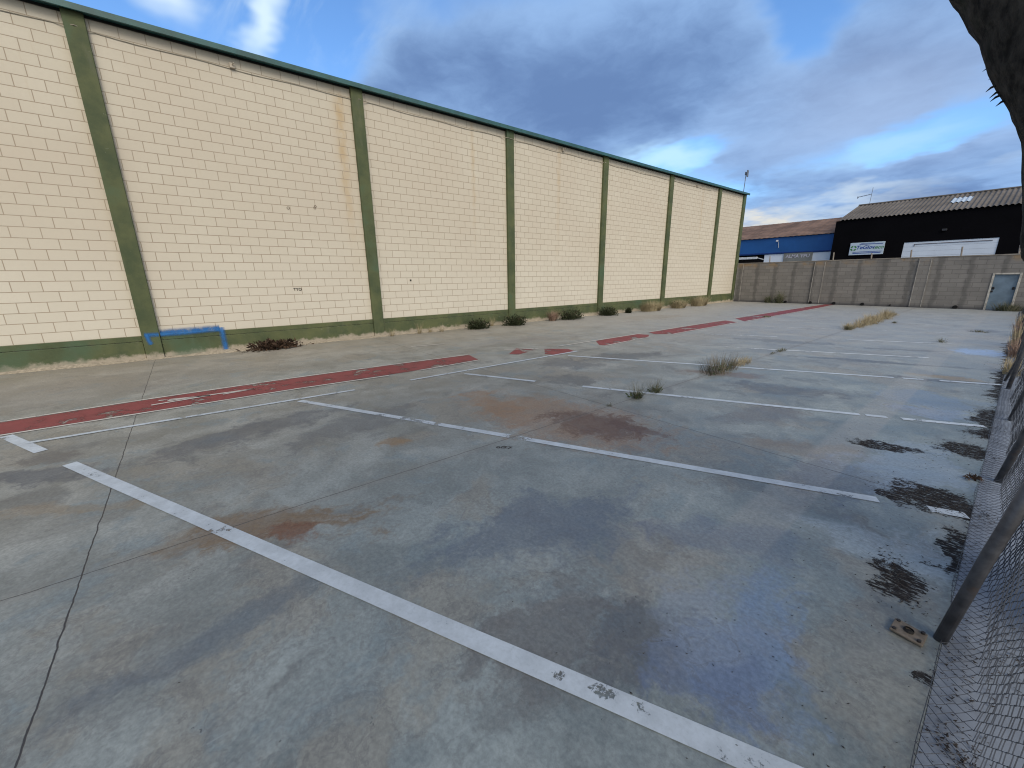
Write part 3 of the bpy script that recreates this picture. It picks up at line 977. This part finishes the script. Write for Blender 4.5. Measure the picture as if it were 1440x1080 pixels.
bp = thing('base_plate', 'loose tan steel base plate with bolt holes beside the nearest fence post', 'plate', (-.028, 2.405, 0), R(-4))
bm = nb()
box(bm, -.058, .058, -.052, .052, .006, .018, .003)
bmesh.ops.rotate(bm, verts=bm.verts, cent=(0, 0, 0), matrix=Matrix.Rotation(R(3), 3, 'Y'))
obj('plate', bm, plain('sandy rusted steel', (.135, .112, .09), .75, .4, 30), bp)
for x, y in ((-.043, -.037), (.043, -.037), (-.043, .037), (.043, .037)):
    bm = nb()
    tube(bm, [(x, y, .016), (x, y, .026)], .0085, 6)
    obj('bolt', bm, plain('dark bolt', (.03, .026, .024), .6), bp)
bm = nb()
rg = tube(bm, [(0, 0, .016), (.002, .002, .030)], [.020, .017], 12, False)
tube(bm, [(0, 0, .015), (0, 0, .019)], .014, 10)
obj('socket', bm, plain('black socket', (.018, .016, .016), .7), bp)

# ------------------------------------------------------------------ tree over the fence
M_BARK, t = mat('dark rough bark')
p = pos(t)
n = t.noise(t.map(p, scale=(1, 1, .35)), 22, 6, .7)
c = t.mix(t.step(n, .3, .75), (.014, .013, .012), (.075, .066, .056))
c = t.mix(t.step(t.noise(p, 6, 4), .55, .75, 0, .5), c, (.03, .036, .022))
finish(t, c, .95, n, .9, .02, 0, .1)
tree = thing('tree', 'dark gnarled tree leaning over the fence at the frame edge', 'tree', (.85, 3.05, 0))
TI = Matrix.Translation((-.85, -3.05, 0))
edge_pts = [(.52, 0), (.47, .45), (.40, .9), (.27, 1.25), (.11, 1.5), (-.03, 1.72), (-.065, 1.9), (-.10, 2.05), (-.135, 2.21), (-.20, 2.36), (-.285, 2.52), (-.335, 2.66), (-.43, 2.83), (-.55, 3.02), (-.75, 3.3), (-1.0, 3.6), (-1.3, 3.9)]
bm = nb()
SEG = 40
rings = []
fine = []
for (xa, za), (xb, zb) in zip(edge_pts, edge_pts[1:]):
    for q in range(4):
        fine.append((xa + (xb - xa) * q / 4, za + (zb - za) * q / 4))
for i, (xe, z) in enumerate(fine):
    f = i / len(fine)
    rad = .30 - .10 * f + (.12 * (1 - z / .5) if z < .5 else 0)
    cx, cy = xe + rad, 3.05
    ring = []
    for k in range(SEG):
        a = k / SEG * 2 * math.pi
        vv = Vector((math.cos(a), math.sin(a), 0))
        q = Vector((cx, cy, z)) + vv * rad
        dsp = .035 * mnoise.noise(Vector((q.x * 4, q.y * 4, q.z * 1.5))) + .014 * mnoise.noise(Vector((q.x * 16, q.y * 16, q.z * 7))) + .006 * mnoise.noise(q * 45)
        if a > math.pi * .8 and a < math.pi * 1.25:
            dsp *= .6
        ring.append(bm.verts.new(q + vv * dsp))
    rings.append(ring)
for a, b in zip(rings, rings[1:]):
    for k in range(SEG):
        bm.faces.new((a[k], a[(k + 1) % SEG], b[(k + 1) % SEG], b[k]))
bm.faces.new(rings[-1])
for i in range(5):
    i0 = rnd.randrange(40, len(fine) - 8)
    xe, z = fine[i0]
    rad = .30 - .10 * i0 / len(fine)
    a = math.pi + rnd.uniform(-.5, .25)
    q = Vector((xe + rad + math.cos(a) * rad, 3.05 + math.sin(a) * rad, z))
    L = rnd.uniform(.006, .016)
    if 34 < i0 < 44: L *= 1.3
    tube(bm, [q + Vector((.03, 0, 0)), q + Vector((-L * .6, 0, -L * .5)), q + Vector((-L * 1.3, 0, -L * 1.1))], [.006, .003, .0008], 5)
for zz in (2.40, 2.425, 2.445, 2.47, 2.40, 2.50):
    j = min(range(len(fine)), key=lambda k_: abs(fine[k_][1] - zz))
    q = Vector((fine[j][0] + .01, 3.0, zz))
    L = rnd.uniform(.014, .028)
    tube(bm, [q + Vector((.04, 0, .01)), q + Vector((-L * .5, 0, -L * .35)), q + Vector((-L * 1.1, 0, -L * .95))], [.008, .005, .001], 5)
bm.transform(TI)
trunk = obj('trunk', bm, M_BARK, tree, True)
M_LEAF = plain('dusty dark leaf', (.045, .062, .025), .6, .5, 1.2)
bm = nb()
limbs = [((-1.1, 3.05, 3.75), (-2.0, 2.4, 5.0)), ((-1.1, 3.05, 3.75), (-.6, 4.0, 5.4)), ((-1.1, 3.05, 3.75), (-1.8, 3.8, 5.6)), ((.0, 3.05, 2.95), (1.6, 2.2, 5.2)), ((.1, 3.05, 2.8), (2.2, 1.2, 5.0)), ((-.6, 3.05, 3.4), (1.0, .2, 5.4))]
for a, b in limbs:
    a, b = Vector(a), Vector(b)
    mdl = (a + b) / 2 + Vector((.15, -.1, .15))
    tube(bm, [a, mdl, b], [.13, .08, .03], 8)
bm.transform(TI)
obj('limb', bm, M_BARK, tree, True)
bm = nb()
cnt = 0
while cnt < 7000:  # leaves out of view, spread wide and shifted to shade the near concrete
    v = Vector((rnd.uniform(-1, 1), rnd.uniform(-1, 1), rnd.uniform(-1, 1)))
    if v.length > 1 or mnoise.noise(v * 2.6) < -.12:
        continue
    q = Vector((1.5 + v.x * 3.3, .6 + v.y * 3.4, 5.2 + v.z * 1.5))
    if (q - Vector((0, 0, 1.656))).normalized().z < .74 and q.y > -1.5:
        if (q.z - 1.656) / max(.3, math.hypot(q.x, q.y)) < .95 and q.x < 1.0:
            continue
    cnt += 1
    u = Vector((rnd.uniform(-1, 1), rnd.uniform(-1, 1), rnd.uniform(-1, 1))).normalized()
    w = u.cross(Vector((rnd.uniform(-1, 1), rnd.uniform(-1, 1), rnd.uniform(-1, 1)))).normalized()
    L = rnd.uniform(.12, .24)
    quad(bm, q, q + u * L * .5 + w * L * .25, q + u * L, q + u * L * .5 - w * L * .25)
bm.transform(TI)
obj('shade_crown', bm, M_LEAF, tree)


# ------------------------------------------------------------------ plants
def leafmat(name, a, b, rough=.7):
    m, t = mat(name)
    g = t.new('ShaderNodeNewGeometry')
    c = t.mix(g.outputs['Random Per Island'], a, b)
    finish(t, c, rough, spec=.2)
    return m


M_SHRUB = leafmat('dark shrub leaf', (.014, .021, .010), (.048, .056, .026))
M_STEM = plain('dry stem', (.11, .085, .055), .9)
M_TAN = leafmat('dry tan grass', (.20, .16, .095), (.40, .34, .22))
M_PINK = leafmat('dry pinkish weed', (.16, .10, .075), (.33, .235, .18))
M_WEED = leafmat('dull weed blade', (.045, .055, .032), (.20, .185, .125))
M_WEEDY = leafmat('straw weed blade', (.055, .050, .036), (.24, .205, .15))
M_WEEDG = leafmat('green weed blade', (.030, .052, .018), (.095, .115, .050))
M_DEAD = leafmat('brown dead leaf', (.022, .014, .010), (.085, .052, .034))


def blades(bm, n, rx, ry, hgt, w, bend=.5, seed=0, tilt=.7, base=.35):
    r = random.Random(seed)
    for _ in range(n):
        a = r.uniform(0, 2 * math.pi)
        q = math.sqrt(r.random())
        x, y = math.cos(a) * q * rx * base, math.sin(a) * q * ry * base
        L = hgt * r.uniform(.45, 1.1)
        dirv = Vector((math.cos(a) * rx, math.sin(a) * ry, 0)) / max(rx, ry)
        tl = tilt * q * r.uniform(.4, 1.2)
        side = Vector((-dirv.y, dirv.x, 0))
        if side.length < .01: side = Vector((1, 0, 0))
        side = side.normalized() * w * r.uniform(.6, 1.3)
        P = []
        for k in range(4):
            f = k / 3
            out = L * (tl * f + bend * tl * f * f * .8)
            up = L * (f - .45 * bend * tl * f * f)
            P.append(Vector((x, y, 0)) + dirv * out + Vector((r.gauss(0, .012), r.gauss(0, .012), max(.004, up))))
        L0 = [bm.verts.new(P[k] + side * (1 - k / 3.2)) for k in range(3)]
        R0 = [bm.verts.new(P[k] - side * (1 - k / 3.2)) for k in range(3)]
        tp = bm.verts.new(P[3])
        for k in range(2):
            bm.faces.new((L0[k], R0[k], R0[k + 1], L0[k + 1]))
        bm.faces.new((L0[2], R0[2], tp))


def leaves(bm, n, rx, ry, rz, size, seed=0, up=.35):
    r = random.Random(seed)
    for _ in range(n):
        while True:
            v = Vector((r.uniform(-1, 1), r.uniform(-1, 1), r.uniform(0, 1)))
            if .15 < v.length < 1: break
        lump = .75 + .6 * mnoise.noise(Vector((v.x * 2.2 + seed, v.y * 2.2, v.z * 2.2)))
        q = Vector((v.x * rx, v.y * ry, v.z * rz + .01)) * lump
        u = (Vector((v.x, v.y, v.z + up)) + Vector((r.gauss(0, .5), r.gauss(0, .5), r.gauss(0, .5)))).normalized()
        w = u.cross(Vector((r.uniform(-1, 1), r.uniform(-1, 1), r.uniform(-1, 1)))).normalized()
        L = size * r.uniform(.6, 1.4)
        quad(bm, q, q + u * L * .5 + w * L * .2, q + u * L, q + u * L * .5 - w * L * .2)


def shrub(x, y, rx, ry, rz, label, seed, group='shrubs growing along the wall foot'):
    s = thing('shrub', label, 'shrub', (x, y, 0), 0, group)
    bm = nb()
    leaves(bm, int(1150), rx * 1.05, ry * 1.08, rz * .82, .07, seed)
    blades(bm, 170, rx * 1.2, ry * 1.2, rz * 1.25, .005, .4, seed + 3, 1.2, .6)
    obj('foliage', bm, M_SHRUB, s)
    bm = nb()
    r = random.Random(seed)
    for i in range(9):
        a = r.uniform(0, 6.28)
        tube(bm, [(0, 0, -.02), (math.cos(a) * rx * .3, math.sin(a) * ry * .3, rz * .4), (math.cos(a) * rx * .7, math.sin(a) * ry * .7, rz * .7)], [.012, .008, .003], 5)
    obj('stem', bm, M_STEM, s)
    return s


shrub(-11.42, 7.66, .33, .42, .42, 'dark green shrub, first of the wall foot shrubs before the third pilaster', 1)
shrub(-11.36, 9.25, .38, .50, .48, 'dark green shrub growing right against the third pilaster', 2)
shrub(-11.40, 12.2, .42, .68, .50, 'widest dark green shrub, just before the fourth pilaster', 3)
shrub(-11.42, 14.65, .40, .52, .48, 'dark green shrub just past the fourth pilaster', 4)
shrub(-11.5, 16.3, .12, .14, .28, 'tiny dark sprig between the fourth shrub and the dry clumps', 5)


def clump(name, x, y, rx, ry, hgt, n, w, m, label, cat, seed, group=None, extra=None, bend=.5, tilt=.7, base=.35):
    s = thing(name, label, cat, (x, y, 0), 0, group)
    bm = nb()
    blades(bm, n, rx, ry, hgt, w, bend, seed, tilt, base)
    obj('blades', bm, m, s)
    if extra:
        bm = nb()
        extra(bm)
        obj('leaves', bm, M_WEEDG, s)
    return s


G2 = 'dry clumps along the wall foot'
clump('dry_weed', -11.5, 11.3, .28, .42, .45, 500, .006, M_PINK, 'pinkish dry weed beside the widest dark shrub', 'weed', 11, G2)
clump('dry_weed', -11.4, 18.0, .45, .95, .52, 1000, .007, M_TAN, 'large tan dry clump at the fifth pilaster', 'weed', 12, G2, lambda b: leaves(b, 250, .3, .7, .35, .07, 12), base=.7)
clump('dry_weed', -11.4, 20.6, .40, .65, .50, 750, .007, M_TAN, 'tan dry clump with dark green at its foot, past the fifth pilaster', 'weed', 13, G2, lambda b: leaves(b, 420, .28, .45, .4, .07, 13), base=.7)
clump('dry_weed', -11.45, 22.9, .40, .9, .62, 650, .007, M_TAN, 'yellowish dry clump round the sixth pilaster', 'weed', 14, G2, base=.7)
G3 = 'thin dry weeds in the sand at the wall foot'
for i, (x, y, h_, lab) in enumerate(((-11.7, 5.6, .40, 'pale thin weed a little past the second pilaster'), (-11.62, 6.35, .30, 'short pale weed between the second pilaster and the first shrub'),
                                     (-11.72, 4.72, .28, 'small dark weed touching the second pilaster'), (-11.72, 8.45, .40, 'thin pale weed between the first two dark shrubs'),
                                     (-11.72, 6.0, .22, 'lowest pale weed in the sand past the second pilaster'))):
    clump('thin_weed', x, y, .14, .18, h_, 60, .004, M_TAN, lab, 'weed', 20 + i, G3, bend=.3)

G4 = 'weeds growing in the concrete joint'
clump('joint_weed', -3.12, 4.74, .19, .19, .26, 110, .0030, M_WEED, 'small spiky weed in the joint on the third bay line, nearer one', 'weed', 31, G4, lambda b: (leaves(b, 26, .13, .13, .03, .05, 31), blades(b, 60, .18, .18, .11, .0035, .6, 77, 1.2)))
clump('joint_weed', -3.12, 5.2, .19, .24, .22, 100, .0030, M_WEED, 'small low weed just behind the nearer spiky joint weed', 'weed', 32, G4, lambda b: (leaves(b, 20, .10, .16, .03, .05, 32), blades(b, 40, .16, .2, .12, .0035, .6, 79, 1.2)))
clump('joint_weed', -3.13, 7.25, .28, .66, .33, 330, .0030, M_WEEDY, 'long tall dry weed clump in the joint by the fourth bay line', 'weed', 33, G4, lambda b: (leaves(b, 50, .16, .52, .06, .05, 33), blades(b, 70, .2, .5, .2, .0035, .5, 78, 1.0, .8)), base=.8)
clump('joint_weed', -3.13, 8.1, .14, .45, .16, 220, .0035, M_TAN, 'low straw at the far end of the tall joint weed', 'weed', 34, G4, base=.8)
clump('joint_weed', -3.14, 4.15, .10, .10, .05, 26, .003, M_WEED, 'tiny star shaped weed at the joint crossing by the rust stain', 'weed', 35, G4, tilt=1.3)
clump('joint_weed', -3.14, 10.25, .10, .30, .07, 90, .004, M_WEED, 'small flat weed in the joint past the tall clump', 'weed', 36, G4, base=.7)
clump('joint_weed', -3.14, 9.75, .05, .2, .05, 40, .003, M_WEED, 'thread of green in the joint just past the tall clump', 'weed', 37, G4, base=.7)
s = thing('dry_grass_row', 'long row of tan dry grass in the joint near the far wall', 'grass', (-3.12, 19.4, 0), 0, None)
bm = nb()
r = random.Random(50)
for i in range(46):
    y = -3.6 + i * .16
    hh = .30 + .16 * mnoise.noise((y * .8, 0, 9)) if y > -2.6 else .2
    b2 = nb()
    blades(b2, 46, .22, .20, max(.12, hh) * (1 if y < 2.2 else .55), .006, .5, 60 + i, .7, .6)
    bmesh.ops.translate(b2, verts=b2.verts, vec=(r.gauss(0, .07), y, 0))
    me = bpy.data.meshes.new('tmp')
    b2.to_mesh(me); b2.free()
    bm.from_mesh(me)
    bpy.data.meshes.remove(me)
obj('blades', bm, M_TAN, s)
clump('joint_weed', -3.12, 15.75, .22, .28, .18, 160, .004, M_WEED, 'grey green weed at the near end of the dry grass row', 'weed', 38, G4)
clump('joint_weed', -2.55, 18.9, .18, .14, .08, 90, .005, M_WEED, 'flat grey weed lying right of the dry grass row', 'weed', 39, None)
clump('joint_weed', -1.0, 14.35, .20, .16, .16, 60, .004, M_WEED, 'sparse dry weed alone in a bay past the sixth line', 'weed', 40, None, tilt=1.2)
clump('joint_weed', -6.3, 18.3, .18, .3, .08, 190, .005, M_WEED, 'flat dark weed lying beside the red walkway', 'weed', 41, None, base=.8)
clump('joint_weed', -.55, 17.6, .28, .20, .07, 110, .006, M_WEED, 'dark flattened weed near the fence far down the lot', 'weed', 42, None, base=.8)
clump('corner_weed', -9.75, 28.05, .28, .22, .55, 170, .008, M_WEED, 'dark low weed at the grey wall, left one of two', 'weed', 43, 'weeds at the corner of the grey wall', lambda b: leaves(b, 150, .22, .16, .42, .08, 43))
clump('corner_weed', -9.12, 28.05, .36, .24, .85, 230, .008, M_WEED, 'taller dark weed at the grey wall, right one of two', 'weed', 44, 'weeds at the corner of the grey wall', lambda b: leaves(b, 210, .28, .18, .62, .08, 44))
clump('door_weed', -.25, 28.0, .55, .25, .46, 500, .008, M_WEED, 'olive weed clump in front of the blue grey door', 'weed', 45, None, lambda b: leaves(b, 300, .42, .18, .3, .07, 45), base=.8)
G5 = 'dry weeds along the fence foot'
for i, (x, y, h_, lab) in enumerate(((.16, 10.6, .30, 'dry weed at the fence just past the braced post'), (.17, 12.9, .42, 'tall tan weed at the fence beyond the braced post'),
                                     (.18, 14.6, .55, 'tallest tan weed along the fence'), (.19, 17.2, .5, 'tan weed at the fence behind the tallest one'), (.2, 20.5, .45, 'tan weed at the fence nearest the door'))):
    clump('fence_weed', x, y, .16, .45, h_, 190, .005, M_PINK if i % 2 else M_TAN, lab, 'weed', 70 + i, G5, base=.7)

# pile of dead leaves against the plinth
s = thing('leaf_pile', 'heap of dark brown dead leaves against the green plinth', 'leaves', (-11.62, 1.55, 0))
bm = nb()
leaves(bm, 700, .34, .58, .20, .11, 81, .0)
leaves(bm, 120, .6, 1.0, .03, .10, 82, .0)
obj('leaves', bm, M_DEAD, s)

# ------------------------------------------------------------------ litter: dark leaf scraps on the concrete near the fence
bm = nb()
r = random.Random(99)


def scrap(x, y, L, z=.003):
    a = r.uniform(-.3, 1.2) if r.random() < .6 else r.uniform(0, 6.28)
    u = Vector((math.cos(a), math.sin(a), 0)) * L
    w = Vector((-math.sin(a), math.cos(a), 0)) * L * r.uniform(.15, .5)
    q = Vector((x, y, z))
    c1, c2 = r.uniform(0, .35) * L, r.uniform(0, .35) * L
    vs = [q - u * .5 + Vector((0, 0, c1)), q - w * .5, q + u * .5 + Vector((0, 0, c2)), q + w * .5 + Vector((0, 0, c1 * .5))]
    bm.faces.new([bm.verts.new(v) for v in vs])


for cx, cy, rx, ry, rot, n in ((-.14, 2.85, .07, .18, 10, 340), (-.10, 4.28, .17, .09, -10, 360), (-.03, 5.62, .16, .16, 0, 350), (.02, 4.12, .2, .10, -18, 420), (-.18, 4.08, .15, .07, -25, 260),
                               (.03, 7.1, .12, .5, 0, 320), (.06, 3.45, .05, .25, 0, 120), (.02, 6.4, .10, .3, 0, 240), (-.32, 4.0, .14, .06, -30, 120), (.21, 1.80, .06, .12, 20, 320), (.16, 2.3, .05, .4, 0, 160), (.27, 2.6, .05, .2, 0, 160),
                               (-.55, 5.15, .25, .10, 20, 60), (.08, 9.5, .14, 1.6, 0, 300), (.1, 14, .12, 2.4, 0, 200)):
    ca, sa = math.cos(R(rot)), math.sin(R(rot))
    for _ in range(n):
        gx, gy = r.gauss(0, .62) * rx * 1.2, r.gauss(0, .62) * ry * 1.2
        scrap(cx + gx * ca - gy * sa, cy + gx * sa + gy * ca, r.uniform(.006, .022))
for _ in range(430):
    x = .05 - abs(r.gauss(0, .55))
    y = r.uniform(1.0, 6)
    scrap(x, y, r.uniform(.005, .016))
for _ in range(90):
    scrap(r.uniform(-4.5, -.3), r.uniform(-.3, 8), r.uniform(.006, .014))
tag(obj('leaf_litter', bm, leafmat('black leaf scraps', (.012, .011, .012), (.045, .038, .034))), 'scattered black leaf scraps and needle heaps by the fence', kind='stuff')

s = thing('wood_scrap', 'crumpled dark scrap lying by the second fence post', 'debris', (.045, 4.82, 0))
bm = nb()
for k in range(9):
    a = r.uniform(0, 6.28)
    tube(bm, [(0, 0, .01), (math.cos(a) * .04, math.sin(a) * .04, .03), (math.cos(a) * .06, math.sin(a) * .05, .008)], [.007, .004, .001], 5)
leaves(bm, 40, .05, .06, .03, .03, 5, .0)
obj('scrap', bm, M_DEAD, s)
text_mesh('graffiti', 'oØ7', .085, M_INK, None, T((-2.98, 2.26, .002)) @ Matrix.Rotation(R(38), 4, 'Z'), .0005, bold=.002)
g = [o for o in C.objects if o.name.startswith('graffiti') and o.parent is None][0]
if g: tag(g, 'small black scribble on the concrete below the second bay line', kind='structure')
